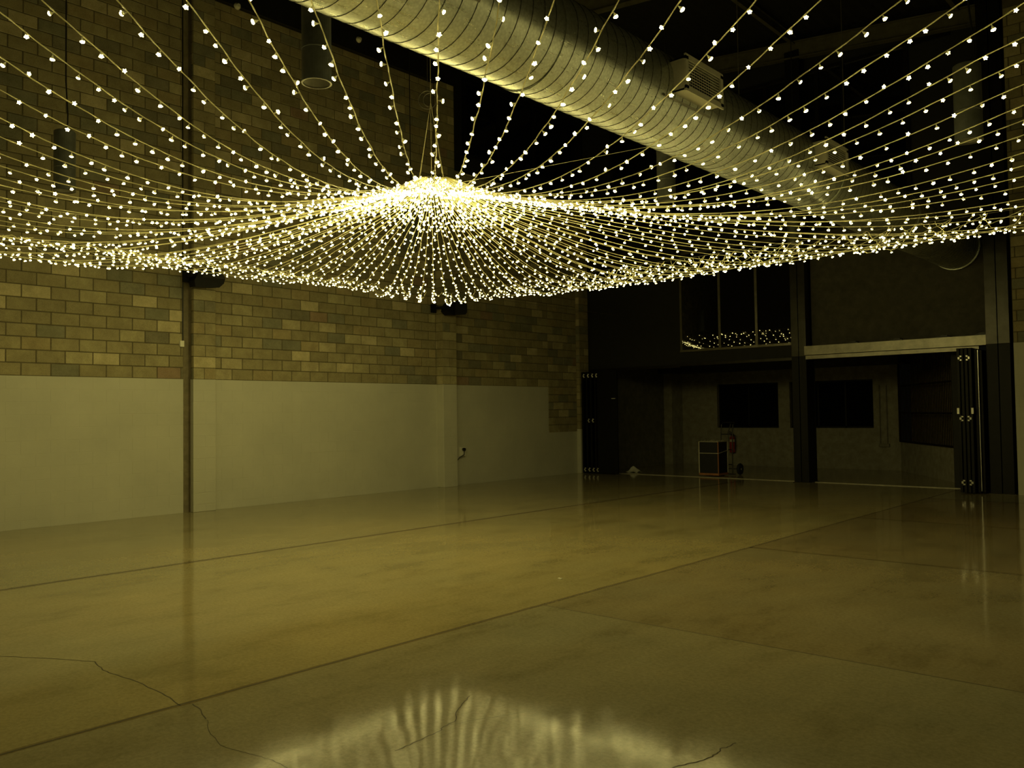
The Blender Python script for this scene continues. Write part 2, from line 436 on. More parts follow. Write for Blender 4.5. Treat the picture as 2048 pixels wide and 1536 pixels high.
# clad upper wall above glazing, from the left wall to the first column, and black panel at the left
part_black.box((-13.2, YB, 2.62), (-10.45, YB + .12, 5.3)); part_black.box((-13.25, YB, 5.3), (RX, YB + .12, 10.0))
part_black.box((-10.45, YB, 2.66), (-7.62, YB + .12, 2.94))
struct(part_black.build('wall_back', M_CLAD))
gp = MB(); gp.box((-7.26, YB, 2.84), (-3.85, YB + .12, 5.3)); struct(gp.build('wall_back_infill', M_GREY))
MIRROR_TURN = 10.0
wf = MB()
for x in (-10.40, -9.40, -8.50, -7.63): wf.box((x - .03, YB - .03, 2.96), (x + .03, YB + .06, 5.3))
wf.box((-10.43, YB - .05, 2.93), (-7.60, YB + .06, 2.98)); wf.box((-10.43, YB - .03, 5.24), (-7.60, YB + .06, 5.3))
win = struct(wf.build('window_2', M_HEAD))
for i, (a, b) in enumerate(((-10.37, -9.43), (-9.37, -8.53), (-8.47, -7.66))):
    p = MB(); th_ = math.radians(MIRROR_TURN); cxm = (a + b) / 2; hw = (b - a) / 2 * .985; cs_, sn_ = math.cos(th_), math.sin(th_)   # panes turned to mirror the string lights, angle made up
    q = [(cxm - hw * cs_, YB + .02 - hw * sn_), (cxm + hw * cs_, YB + .02 + hw * sn_)]
    p.bar((q[0][0], q[0][1], 4.11), (q[1][0], q[1][1], 4.11), .008, 2.24); p.build('pane', M_GLASS, win)
uw = MB()
for x in (-12.3, -11.2, -10.1, -9.05, -8.15, -7.0, -6.45, -5.2): uw.box((x - .05, YB - .05, 5.9), (x + .03, YB + .02, 8.7))
uw.box((-12.4, YB - .06, 5.82), (-4.4, YB + .02, 5.9)); uw.box((-12.4, YB - .06, 8.7), (-4.4, YB + .02, 8.76))
w3 = struct(uw.build('window_3', M_COL))
xs = (-12.3, -11.2, -10.1, -9.05, -8.15, -7.0, -6.45, -5.2)
for a, b in zip(xs[:-1], xs[1:]):
    p = MB(); p.box((a + .03, YB - .02, 5.9), (b - .05, YB - .005, 8.7)); p.build('pane', M_GLASS, w3)
# head of the left opening, sill strips
hb = MB(); hb.box((-10.45, YB - .06, 2.60), (-7.62, YB - .0, 2.66)); hb.box((-13.2, YB - .03, 2.58), (-10.45, YB + .1, 2.64)); struct(hb.build('trim_6', M_COL))
# first column
def column(name, label, x0, x1, y0, y1, z1, mat):
    e = empty(name, ((x0 + x1) / 2, (y0 + y1) / 2, 0)); tag(e, label, 'column')
    m = MB(); t = .03
    for (za, zb_, mm, nm) in ((0, 2.66, M_BLACKM, 'lower_shaft'), (2.66, z1, mat, 'upper_shaft')):
        m = MB()
        m.box((x0, y0, za), (x1, y0 + t, zb_)); m.box((x0, y1 - t, za), (x1, y1, zb_)); m.box(((x0 + x1) / 2 - .012, y0, za), ((x0 + x1) / 2 + .012, y1, zb_))
        m.box((x0 + .004, y0 + t, za), (x0 + .012, y1 - t, zb_)); m.box((x1 - .012, y0 + t, za), (x1 - .004, y1 - t, zb_))
        m.build(nm, mm, e, bevel=.004)
    b = MB(); b.box((x0 - .02, y0 - .02, 0), (x1 + .02, y1 + .02, .015)); b.build('base_plate', mat, e)
    return e
column('steel_column', 'dark steel column between the two wide openings, left of the grey board', -7.60, -7.28, 17.42, 17.86, 9.2, M_COL)
column('steel_column', 'dark steel column at the right end, beside the painted wall', -3.80, -3.42, 16.98, 17.4, 8.9, M_COL)
# door head channel of the right opening
ch = empty('door_head_channel', (-5.5, 17.4, 2.6)); tag(ch, 'long pale steel channel over the right-hand opening', 'steel channel')
m = MB(); m.box((-7.27, 17.30, 2.67), (-3.62, 17.34, 2.86)); m.box((-7.27, 17.34, 2.84), (-3.62, 17.66, 2.86)); m.box((-7.27, 17.34, 2.67), (-3.62, 17.66, 2.69)); m.build('web', M_HEAD, ch, bevel=.003)
m = MB(); m.box((-7.27, 17.36, 2.585), (-4.0, 17.44, 2.665)); m.box((-7.27, 17.44, 2.60), (-4.0, 17.52, 2.61)); m.build('track', M_HEAD, ch, bevel=.003)
for x in (-6.3, -5.45, -4.6, -3.95):
    m = MB(); m.box((x - .11, 17.36, 2.86), (x + .11, 17.62, 2.885)); m.box((x - .06, 17.40, 2.885), (x + .06, 17.58, 2.91)); m.build('bracket', M_BLACK, ch)

# ------------------------------------------------------------------ folding doors
def leaf(parent, x, y0, y1, z0, z1, t=.045, mat=M_BLACKM):
    """one black leaf standing edge-on: frame around a dark glass pane"""
    f = MB(); s = .075
    f.box((x - t / 2, y0, z0), (x + t / 2, y0 + s, z1)); f.box((x - t / 2, y1 - s, z0), (x + t / 2, y1, z1))
    f.box((x - t / 2, y0 + s, z0), (x + t / 2, y1 - s, z0 + .12)); f.box((x - t / 2, y0 + s, z1 - .09), (x + t / 2, y1 - s, z1)); f.box((x - t / 2, y0 + s, 1.12), (x + t / 2, y1 - s, 1.2))
    lf = f.build('leaf', mat, parent, bevel=.003)
    g = MB(); g.box((x - .006, y0 + s, z0 + .12), (x + .006, y1 - s, 1.12)); g.box((x - .006, y0 + s, 1.2), (x + .006, y1 - s, z1 - .09)); g.build('pane', M_BLACKM, lf)
    return lf
def hinge(parent, x, y, z, flip=1):
    h = MB()
    h.box((x - .006 * flip, y - .012, z - .045), (x + .030 * flip, y - .004, z - .022)); h.box((x - .006 * flip, y - .012, z + .022), (x + .030 * flip, y - .004, z + .045))
    h.box((x - .030 * flip, y - .012, z - .020), (x + .004 * flip, y - .004, z + .020)); h.tube([(x, y - .012, z - .05), (x, y - .012, z + .05)], .006, 8)
    h.build('hinge', M_HINGE, parent)
# left stack: folded against the left wall
ls = empty('folding_door', (-12.6, 17.5, 0)); tag(ls, 'black folding glass doors stacked at the left, beside the block wall', 'folding door')
for i, x in enumerate((-13.06, -12.93, -12.80, -12.67)): leaf(ls, x, 17.28, 18.1, .02, 2.56)
m = MB(); m.box((-12.62, 17.30, .02), (-12.02, 17.345, 2.56)); m.build('leaf', M_BLACKM, ls, bevel=.003)
for z in (.10, 2.46):
    for x in (-13.0, -12.865, -12.735): hinge(ls, x, 17.28, z)
    hinge(ls, -12.62, 17.29, z)
for x in (-12.865, -12.735): hinge(ls, x, 17.28, 1.33)
hd = MB(); hd.box((-12.16, 17.27, 1.86), (-12.06, 17.30, 1.88)); hd.build('handle', M_HINGE, ls)
# right stack: five leaves edge-on, forward of the track
rs = empty('folding_door', (-4.0, 16.9, 0)); tag(rs, 'black folding glass doors stacked at the right, silver hinges on their edges', 'folding door')
Y0r = 16.72
for i, x in enumerate((-4.20, -4.135, -4.07, -4.005)): leaf(rs, x, Y0r, Y0r + .74, .02, 2.60)
for z, zz in ((.20, 0), (1.34, 0), (2.42, 0)):
    hinge(rs, -4.168, Y0r, z, 1); hinge(rs, -4.037, Y0r, z, -1)
for x in (-4.215, -3.985):
    k = MB(); k.box((x - .02, Y0r - .02, 1.42), (x + .02, Y0r, 1.53)); k.build('lock', M_HINGE, rs, bevel=.003)
m = MB(); m.box((-3.96, Y0r + .1, .02), (-3.915, Y0r + .74, 2.58)); m.build('leaf', M_BLACKM, rs, bevel=.003)
m = MB(); m.bar((-3.90, Y0r + .10, .05), (-3.90, Y0r + .10, 2.56), .010); m.build('edge_strip', M_HINGE, rs)
m = MB(); m.box((-3.895, Y0r + .16, .02), (-3.85, Y0r + .74, 2.56)); m.build('leaf', M_BLACKM, rs, bevel=.003)

# ------------------------------------------------------------------ room behind the partition
rb = MB()
def yw(x0, x1, z0, z1): rb.face([(x0, YR, z0), (x1, YR, z0), (x1, YR, z1), (x0, YR, z1)])
W1, W2 = (-11.83, -10.0, 1.045, 2.28), (-9.68, -7.5, 1.045, 2.28)
yw(-13.3, W1[0], 0, 3.4); yw(W1[0], W1[1], 0, W1[2]); yw(W1[0], W1[1], W1[3], 3.4); yw(W1[1], W2[0], 0, 3.4)
yw(W2[0], W2[1], 0, W2[2]); yw(W2[0], W2[1], W2[3], 3.4); yw(W2[1], -6.87, 0, 3.4)
for w in (W1, W2):
    rb.face([(w[0], YR, w[2]), (w[1], YR, w[2]), (w[1], YR + .2, w[2]), (w[0], YR + .2, w[2])]); rb.face([(w[0], YR, w[3]), (w[1], YR, w[3]), (w[1], YR + .2, w[3]), (w[0], YR + .2, w[3])])
    rb.face([(w[0], YR, w[2]), (w[0], YR + .2, w[2]), (w[0], YR + .2, w[3]), (w[0], YR, w[3])]); rb.face([(w[1], YR, w[2]), (w[1], YR + .2, w[2]), (w[1], YR + .2, w[3]), (w[1], YR, w[3])])
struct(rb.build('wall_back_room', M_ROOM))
for n, w, cuts in ((4, W1, 2), (5, W2, 3)):
    f = MB(); s = .04
    f.box((w[0], YR + .12, w[2]), (w[1], YR + .16, w[2] + s)); f.box((w[0], YR + .12, w[3] - s), (w[1], YR + .16, w[3]))
    for i in range(cuts + 1):
        x = w[0] + (w[1] - w[0] - s) * i / cuts; f.box((x, YR + .12, w[2]), (x + s, YR + .16, w[3]))
    wn = struct(f.build('window_%d' % n, M_BLACKM))
    for i in range(cuts):
        a = w[0] + (w[1] - w[0] - s) * i / cuts + s; b = w[0] + (w[1] - w[0] - s) * (i + 1) / cuts
        p = MB(); p.box((a, YR + .135, w[2] + s), (b, YR + .145, w[3] - s)); p.build('pane', M_MATTE, wn)
pc = MB(); pc.box((-13.22, 21.4, 0), (-12.95, YR, 3.4)); struct(pc.build('trim_7', M_ROOM, bevel=.005))
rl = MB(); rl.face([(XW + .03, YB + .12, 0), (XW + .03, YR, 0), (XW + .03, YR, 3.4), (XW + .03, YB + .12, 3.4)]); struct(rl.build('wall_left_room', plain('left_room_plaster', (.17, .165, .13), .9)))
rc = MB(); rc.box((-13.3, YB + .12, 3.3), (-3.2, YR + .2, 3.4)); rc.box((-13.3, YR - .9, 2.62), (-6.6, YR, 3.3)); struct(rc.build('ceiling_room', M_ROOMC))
# slanted wall with a barred opening
A = Vector((-6.87, 22.0, 0)); B = Vector((-4.45, 18.39, 0)); dAB = (B - A).normalized(); nAB = Vector((-dAB.y, dAB.x, 0)); nAB = -nAB if nAB.x > 0 else nAB
Ls = (B - A).length
sw = MB()
def SP(s, z, o=0): p = A + dAB * s + nAB * o; return (p.x, p.y, z)
def sq(s0, s1, z0, z1, o=0, mi=0): sw.face([SP(s0, z0, o), SP(s1, z0, o), SP(s1, z1, o), SP(s0, z1, o)], mi)
GZ0, GZ1 = .72, 2.78
sq(0, Ls, 0, GZ0); sq(0, Ls, GZ1, 3.4); sq(0, .05, GZ0, GZ1); sq(Ls - .1, Ls, GZ0, GZ1)
sw.face([SP(.05, GZ0), SP(Ls - .1, GZ0), SP(Ls - .1, GZ0, -.25), SP(.05, GZ0, -.25)]); sw.face([SP(.05, GZ1), SP(Ls - .1, GZ1), SP(Ls - .1, GZ1, -.25), SP(.05, GZ1, -.25)])
sq(.05, Ls - .1, GZ0, GZ1, -.25, 1)
struct(sw.build('wall_slanted', [M_ROOM, M_SLAT]))
gr = empty('security_grille', tuple(A + dAB * 1.5)); tag(gr, 'brown barred grille over the opening in the slanted wall, right of the conduits', 'grille')
m = MB()
for z in (GZ0 + .01, 1.42, 2.08, GZ1 - .02): m.bar(SP(.03, z, .02), SP(Ls - .1, z, .02), .03, .04)
m.bar(SP(.04, GZ0, .02), SP(.04, GZ1, .02), .035); m.build('rail', M_BAR, gr)
nb = 42
for i in range(1, nb):
    s = .04 + (Ls - .16) * i / nb
    m = MB(); m.bar(SP(s, GZ0, .02), SP(s, GZ1, .02), .016); m.build('bar', M_BAR, gr)
nr = MB(); nr.box((-4.6, YB + .12, 0), (-4.40, 18.4, 3.4)); nr.box((-4.45, YB + .05, 0), (-3.36, YB + .14, 2.6)); struct(nr.build('wall_back_right', M_CLAD))
cdt = empty('conduit', (-7.3, 21.97, 1.3)); tag(cdt, 'thin grey conduit loop on the far wall right of the second dark window', 'conduit')
m = MB(); m.tube([(-7.34, 21.975, .66), (-7.34, 21.975, 2.12)], .012, 8); m.tube([(-7.17, 21.975, .66), (-7.17, 21.975, 2.12)], .012, 8); m.build('pipe', M_CONDUIT, cdt)
m = MB(); m.box((-7.37, 21.94, .58), (-7.12, 22.0, .66)); m.build('socket_box', M_CONDUIT, cdt, bevel=.004)

# ------------------------------------------------------------------ duct
DX, DZ, DR, DY0, DY1 = -4.41, 4.58, .42, -8.5, 17.62
du = empty('spiral_duct', (DX, 6, DZ)); tag(du, 'large galvanised spiral steel duct hanging above the fairy light canopy', 'air duct')
m = MB(); prof = []
n = 150
for i in range(n + 1): prof.append((DR, DY0 + (DY1 - DY0) * i / n))
m.lathe(prof, 56, 0, 'y', (DX, 0, DZ)); m.lathe([(DR - .006, DY0), (DR - .006, DY1)], 56, 0, 'y', (DX, 0, DZ)); m.build('shell', M_DUCT, du, smooth=True)
m = MB(); pts = []; pitch = .136; seg = 36; turns = int((DY1 - .02) / pitch) 
for k in range(-30 * seg, turns * seg):
    a = 2 * PI * k / seg; pts.append((DX + (DR + .001) * math.cos(a), .0 + pitch * k / seg, DZ + (DR + .001) * math.sin(a)))
m.tube(pts, .0036, 4); sm = m.build('lock_seam', M_SEAM, du)
for y in (2.75, 5.15, 7.9, 10.9, 14.0):
    m = MB(); m.lathe([(DR, y), (DR + .009, y), (DR + .009, y + .05), (DR, y + .05)], 56, 0, 'y', (DX, 0, DZ)); m.build('collar', M_DUCT, du, smooth=False)
m = MB(); m.lathe([(DR, DY1 - .03), (DR + .014, DY1 - .03), (DR + .014, DY1), (DR - .006, DY1)], 56, 0, 'y', (DX, 0, DZ)); m.build('end_rim', M_DUCT, du)
def diffuser(y0, label):
    y1 = y0 + .66; e = empty('supply_grille', (-4.0, y0 + .33, 4.6)); tag(e, label, 'air grille')
    x0, x1, z0, z1 = -4.12, -3.86, 4.46, 4.76
    m = MB(); t = .012
    m.box((x0, y0, z0), (x1, y0 + t, z1)); m.box((x0, y1 - t, z0), (x1, y1, z1)); m.box((x0, y0, z0), (x1, y1, z0 + t)); m.box((x0, y0, z1 - t), (x1, y1, z1))
    m.build('neck_box', M_GRPAINT, e)
    m = MB(); f = .03
    k_ = MB(); k_.box((x1 - .11, y0 + t, z0 + t), (x1 - .10, y1 - t, z1 - t)); k_.build('shade_sheet', M_MATTE, e)  # black sheet added behind the louvres, stands for shade inside the box
    m.box((x1 - .008, y0 - .02, z0 - .02), (x1 + .01, y1 + .02, z0 + f)); m.box((x1 - .008, y0 - .02, z1 - f), (x1 + .01, y1 + .02, z1 + .02))
    m.box((x1 - .008, y0 - .02, z0), (x1 + .01, y0 + f, z1)); m.box((x1 - .008, y1 - f, z0), (x1 + .01, y1 + .02, z1)); m.build('frame', M_GRPAINT, e)
    for i in range(9):
        z = z0 + f + .012 + i * (z1 - z0 - 2 * f) / 9
        m = MB(); m.bar((x1 - .01, y0 + f, z), (x1 - .01, y1 - f, z), .009, .006); m.build('louvre', M_GRPAINT, e)
    m = MB()
    for i in range(1, 14): m.bar((x1 - .03, y0 + f + i * .043, z0 + f), (x1 - .03, y0 + f + i * .043, z1 - f), .005)
    m.build('vertical_vanes', M_GRPAINT, e)
    m = MB(); m.bar((-4.02, y0 - .14, 4.415), (-4.02, y1 + .02, 4.415), .05, .018, up=(.6, 0, .8)); m.build('saddle_flange', M_HEAD, e)
diffuser(6.74, 'pale louvred air grille on the duct side, nearest fully visible one')
diffuser(9.98, 'louvred air grille farther along the duct, dimmer and smaller')
diffuser(3.52, 'air grille on the duct cut by the top edge of the photo')
def rod(x, y, z0, z1, label, r=.006):
    m = MB(); m.tube([(x, y, z0), (x, y, z1)], r, 6); return tag(m.build('suspension_rod', M_HEAD), label, 'hanger rod')
rod(DX, 8.87, DZ + DR, roof_z(DX) + .27, 'thin steel rod hanging the duct, right of the nearest air grille')
rod(DX, 12.08, DZ + DR, roof_z(DX) + .27, 'thin steel rod hanging the duct above the farther air grille')

# ------------------------------------------------------------------ pendants
def pendant(x, y, zb, label, dia=.27, h=.80, cable=True, zt=None):
    e = empty('pendant_lamp', (x, y, zb)); tag(e, label, 'pendant lamp', 'unlit cylinder pendants')
    r = dia / 2
    m = MB(); m.lathe([(r, zb), (r, zb + .30), (r + .003, zb + .305), (r + .003, zb + .32), (r, zb + .325), (r, zb + h), (r * .9, zb + h + .01), (.03, zb + h + .02), (.0, zb + h + .02)], 36, 0, 'z', (x, y, 0)); m.build('housing', M_PEND, e, smooth=False)
    m = MB(); m.lathe([(r, zb), (r + .004, zb - .004), (r - .012, zb - .006), (r - .012, zb + .01)], 36, 0, 'z', (x, y, 0)); m.build('rim', M_HEAD, e)
    m = MB(); m.lathe([(r - .012, zb + .01), (r - .04, zb + .16), (0, zb + .17)], 36, 0, 'z', (x, y, 0)); m.build('reflector', M_PENDD, e, smooth=True)
    m = MB(); m.lathe([(.0, zb + .12), (.05, zb + .12), (.05, zb + .165)], 20, 0, 'z', (x, y, 0)); m.build('lamp_holder', M_BLACK, e)
    m = MB(); top = roof_z(x) + .27; q = zt or zb + h
    m.tube([(x, y, zb + h), (x + .03, y, zb + h + .05), (x + .07, y + .01, zb + h + .10), (x + .075, y + .01, zb + h + .22), (x + .03, y, zb + h + .7), (x + .02, y, top)], .009, 6); m.build('cable', M_BLACK, e)
    return e
pendant(-12.04, 4.48, 4.62, 'unlit dark cylinder pendant at the left, its cable crossing the bare wall')
pendant(-6.49, 4.61, 4.62, 'unlit dark cylinder pendant near the top, left end of the duct')
pendant(-6.53, 10.76, 4.62, 'pale cylinder pendant hanging right below the duct, right of the canopy peak')
pendant(-2.30, 9.85, 4.35, 'pale cylinder pendant at the upper right, right of the duct')
pendant(-6.9, 16.1, 4.62, 'small distant cylinder pendant in front of the far partition')
pendant(-12.04, 10.64, 4.62, 'cylinder pendant seen through the canopy below left of its peak')

# ------------------------------------------------------------------ speakers and small wall things
def wall_pt(u, v, x):
    d = W @ _ray(u, v); t = x / d.x; return (x, d.y * t, EYE + d.z * t)
def speaker2(label, front_x, back_x, body, grille, line, brk):
    c = wall_pt(sum(p[0] for p in body) / len(body), sum(p[1] for p in body) / len(body), front_x)
    e = empty('wall_speaker', c); tag(e, label, 'speaker')
    def prism(name, poly, xa, xb, mat, shrink=1.0, bv=.012):
        P = [wall_pt(u, v, front_x) for u, v in poly]; cy = sum(p[1] for p in P) / len(P); cz = sum(p[2] for p in P) / len(P)
        m = MB(); A_ = [(xa, p[1], p[2]) for p in P]; B_ = [(xb, cy + (p[1] - cy) * shrink, cz + (p[2] - cz) * shrink) for p in P]
        m.face(A_); m.face(B_[::-1])
        for i in range(len(P)): j = (i + 1) % len(P); m.face([A_[i], B_[i], B_[j], A_[j]])
        return m.build(name, mat, e, bevel=bv)
    prism('cabinet', body, front_x, back_x, M_SPK, .9)
    prism('grille', grille, front_x + .02, front_x - .01, M_GRILL, 1.0, .003)
    m = MB(); m.bar(wall_pt(*line[0], front_x + .022), wall_pt(*line[1], front_x + .022), .008, .012); m.build('ridge_highlight', M_COL, e)  # metal strip stands in for the highlight along the cabinet ridge
    m = MB(); p0 = wall_pt(*brk[0], front_x - .1); p1 = wall_pt(*brk[1], front_x - .1); m.bar(p0, p1, .05, .05)
    m.bar(p0, (XW + .06, p0[1], p0[2]), .05, .05); m.box((XW + .05, p0[1] - .06, p0[2] - .09), (XW + .1, p0[1] + .06, p0[2] + .09)); m.build('bracket', M_SPK, e)
    return e
s1 = speaker2('black wall speaker with a domed top on the nearer pilaster, left below the lights', -12.86, -13.10,
    [(391, 573), (389, 560), (397, 546), (406, 538), (420, 535), (434, 539), (444, 546), (451, 556), (448, 567), (439, 575), (415, 575)],
    [(406, 541), (420, 537), (433, 541), (443, 548), (449, 556), (405, 552)], ((405, 553), (450, 557)), ((386, 550), (400, 552)))
s2 = speaker2('black boxy speaker on the second pilaster, touching the light canopy corner', -12.74, -13.0,
    [(899, 612), (904, 604), (912, 601), (930, 604), (934, 608), (934, 625), (931, 629), (905, 630), (897, 622)],
    [(911, 603), (929, 605), (933, 609), (933, 625), (930, 628), (910, 629)], ((909, 604), (908, 628)), ((889, 614), (900, 615)))
m = MB(); m.tube([wall_pt(871, 602, -13.03), wall_pt(873, 610, -13.02), wall_pt(880, 616, -12.95), wall_pt(886, 616, -12.88), wall_pt(891, 614, -12.84)], .008, 6); m.build('cable', M_BLACK, s2)
m = MB(); m.box((XW, 6.70, 2.70), (XW + .045, 6.768, 2.80)); tag(m.build('sensor_box', M_WHITE, bevel=.004), 'small white box on the block wall beside the nearer pilaster', 'wall sensor')
m = MB(); m.tube([(XW + .02, 6.755, 2.8), (XW + .02, 6.755, 8.6)], .010, 6); tag(m.build('conduit_pipe', M_BLACK), 'thin dark conduit running up the wall above the small white box', 'conduit')
so = empty('power_outlet', (-13.2, 13.1, .7)); tag(so, 'white power socket low beside the second pilaster with a black plug', 'power outlet')
m = MB(); m.box((XW, 13.06, .62), (XW + .05, 13.22, .82)); m.build('plate', M_WHITE, so, bevel=.006)
m = MB(); m.lathe([(0, .052), (.036, .052), (.036, .10), (0, .10)], 16, 0, 'x', (XW, 13.14, .77)); m.build('plug', M_BLACK, so)
m = MB(); m.tube([(XW + .09, 13.14, .75), (XW + .10, 13.12, .66), (XW + .06, 13.02, .60), (XW + .03, 12.95, .52), (XW + .03, 12.93, .62), (XW + .025, 12.91, .95)], .011, 6); m.build('cord', M_BLACK, so)

# ------------------------------------------------------------------ case on a sack truck, extinguisher, cloth
cs = empty('equipment_case', (-9.95, 18.28, 0)); tag(cs, 'black equipment case with pale and orange edges standing behind the threshold', 'equipment case')
x0, x1, y0, y1, z1 = -10.22, -9.70, 18.05, 18.52, .80
m = MB(); m.box((x0 + .012, y0 + .012, .05), (x1 - .012, y1 - .012, z1)); m.build('body', M_CASE, cs, bevel=.004)
m = MB(); m.box((x0, y0, .02), (x1, y1, .07)); m.build('base_board', M_TRIMO, cs, bevel=.004)
for (x, y, mm) in ((x0, y0, M_TRIMW), (x1 - .022, y0, M_TRIMO), (x1 - .02, y1 - .02, M_TRIMW), (x0, y1 - .02, M_TRIMW)):
    m = MB(); m.box((x, y, .07), (x + .022, y + .022, z1)); m.build('corner_edge', mm, cs)
m = MB(); m.box((x0 - .004, y0 - .004, .53), (x1 + .004, y0 + .01, .545)); m.bar((x1 + .004, y0, .538), (x1 + .004, y1, .60), .008, .012); m.build('strap', M_TRIMW, cs)
m = MB(); m.box((x0, y0, z1), (x1, y1, z1 + .012))
for i in range(26):
    a = random.uniform(x0 + .03, x1 - .02); b = random.uniform(y0 + .02, y1 - .05); k = random.uniform(0, PI); hgt = random.uniform(.01, .035)
    m.bar((a, b, z1 + .012), (a + .05 * math.cos(k), b + .05 * math.sin(k), z1 + .012 + hgt), .012, .004)
m.build('packing_tape', M_TRIMW, cs)
tr = empty('sack_truck', (-9.6, 18.66, 0)); tag(tr, 'black sack truck behind the equipment case, handles sticking up', 'hand truck')
m = MB()
for dx in (0, .30): m.tube([(-9.93 + dx, 18.60, .04), (-9.93 + dx, 18.62, .9), (-9.93 + dx, 18.66, 1.20), (-9.93 + dx, 18.74, 1.25)], .014, 8)
for z in (.25, .6, .97): m.tube([(-9.93, 18.62, z), (-9.63, 18.62, z)], .011, 8)
m.tube([(-9.72, 18.62, .8), (-9.74, 18.62, 1.0), (-9.68, 18.65, 1.22)], .011, 8); m.tube([(-9.93, 18.74, 1.25), (-9.63, 18.74, 1.25)], .014, 8)
m.build('frame', M_BLACK, tr, smooth=False)
m = MB(); m.box((-10.0, 18.53, .02), (-9.56, 18.62, .035)); m.build('toe_plate', M_BLACK, tr)
for x in (-9.99, -9.52):
    m = MB(); m.lathe([(0, x - .03), (.05, x - .03), (.06, x - .025), (.125, x - .03), (.14, x), (.125, x + .03), (.06, x + .025), (.05, x + .03), (0, x + .03)], 24, 0, 'x', (0, 18.76, .14)); wv = m.build('wheel', M_RUB, tr)
    m = MB(); m.lathe([(0, x - .036), (.022, x - .036), (.022, x + .036), (0, x + .036)], 14, 0, 'x', (0, 18.76, .14)); m.build('hub', M_HINGE, wv)
m = MB(); m.lathe([(0, -9.99), (.008, -9.99), (.008, -9.52), (0, -9.52)], 10, 0, 'x', (0, 18.76, .14)); m.build('axle', M_BLACK, tr)
fe = empty('fire_extinguisher', (-11.32, 21.9, .4)); tag(fe, 'red fire extinguisher on the far wall behind the sack truck', 'fire extinguisher')
m = MB(); m.lathe([(0, .36), (.075, .36), (.082, .38), (.082, .74), (.07, .79), (.03, .81), (.03, .84), (0, .84)], 20, 0, 'z', (-11.32, 21.88, 0)); m.build('cylinder', M_RED, fe, smooth=True)
m = MB(); m.lathe([(.083, .66), (.084, .66), (.084, .73), (.083, .73)], 20, 0, 'z', (-11.32, 21.88, 0)); m.build('label_band', M_TRIMW, fe)
m = MB(); m.box((-11.35, 21.84, .84), (-11.29, 21.92, .88)); m.bar((-11.32, 21.86, .87), (-11.42, 21.80, .93), .018); m.bar((-11.32, 21.86, .90), (-11.40, 21.80, .98), .018); m.build('valve_handle', M_BLACK, fe)
m = MB(); m.tube([(-11.29, 21.86, .86), (-11.22, 21.84, .84), (-11.21, 21.84, .6), (-11.23, 21.84, .45)], .010, 6); m.build('hose', M_RUB, fe)
rag = MB(); cx, cyy = -12.22, 18.30; N = 13; g = [[None] * N for _ in range(N)]
for i in range(N):
    for j in range(N):
        u, v = i / (N - 1) - .5, j / (N - 1) - .5; d = math.hypot(u, v)
        z = max(.004, (.13 * math.exp(-d * d * 7) + .03 * math.sin(9 * u + 3) * math.cos(8 * v)) * (1.1 - d)); g[i][j] = (cx + u * .34 + .02 * math.sin(7 * v), cyy + v * .28 + .02 * math.sin(8 * u), z)
for i in range(N - 1):
    for j in range(N - 1): rag.face([g[i][j], g[i + 1][j], g[i + 1][j + 1], g[i][j + 1]])
ro = rag.build('crumpled_cloth', M_CLOTH); md = ro.modifiers.new('s', 'SOLIDIFY'); md.thickness = .004; tag(ro, 'small crumpled white cloth on the floor by the left folding doors', 'cloth')

# ------------------------------------------------------------------ fairy light canopy
HX, HY = -6.85, 6.375; ZH, ZC = 3.95, 3.88
XL, XR, YF, YK = -11.8, -0.2, 1.3, 11.45
RING = .17
KN = [(0, 4.21), (.17, 4.13), (.4, 3.97), (.7, 3.845), (1.2, 3.71), (2.0, 3.50), (2.5, 3.42), (3.0, 3.37), (3.5, 3.365), (4.0, 3.41), (4.5, 3.50), (5.0, 3.63), (5.6, 3.81), (6.2, 4.01), (8.0, 4.61)]
def table(r):
    for (a, x), (b, y) in zip(KN[:-1], KN[1:]):
        if r <= b: return x + (y - x) * (r - a) / (b - a)
    return KN[-1][1]
def profile(r):
    w = min(.25, r * .4); return (table(r - w) + table(r - w / 2) + table(r) + table(r + w / 2) + table(r + w)) / 5
# bulb: stem and a star-shaped glowing head, origin on the wire, pointing to +z
bm_ = MB(); seg = 10
prof = [(.0022, 0), (.0020, .006), (.0045, .014), (.0065, .021)]
bm_.lathe(prof, 6, 1)
def ringv(r, z, star):
    return [((r * (1.25 if (k % 2 == 0) else .72) if star else r) * math.cos(2 * PI * k / seg), (r * (1.25 if (k % 2 == 0) else .72) if star else r) * math.sin(2 * PI * k / seg), z) for k in range(seg)]
rings = [ringv(.0065, .021, False), ringv(.0100, .029, True), ringv(.0118, .036, True), ringv(.0070, .041, False)]
n0 = len(bm_.v)
for rg in rings: bm_.v += rg
for i in range(3):
    for k in range(seg):
        k2 = (k + 1) % seg; bm_.f.append((n0 + i * seg + k, n0 + i * seg + k2, n0 + (i + 1) * seg + k2, n0 + (i + 1) * seg + k)); bm_.m.append((1, 2, 0)[i]); bm_.t.append((1, 1, 1))
bm_.f.append(tuple(n0 + 3 * seg + k for k in range(seg))); bm_.m.append(0); bm_.t.append((1, 1, 1))
bulb_proto = bm_.build('bulb', [M_BULB, M_STEM, M_BULB2]); bulb_mesh = bulb_proto.data
bpy.data.objects.remove(bulb_proto)

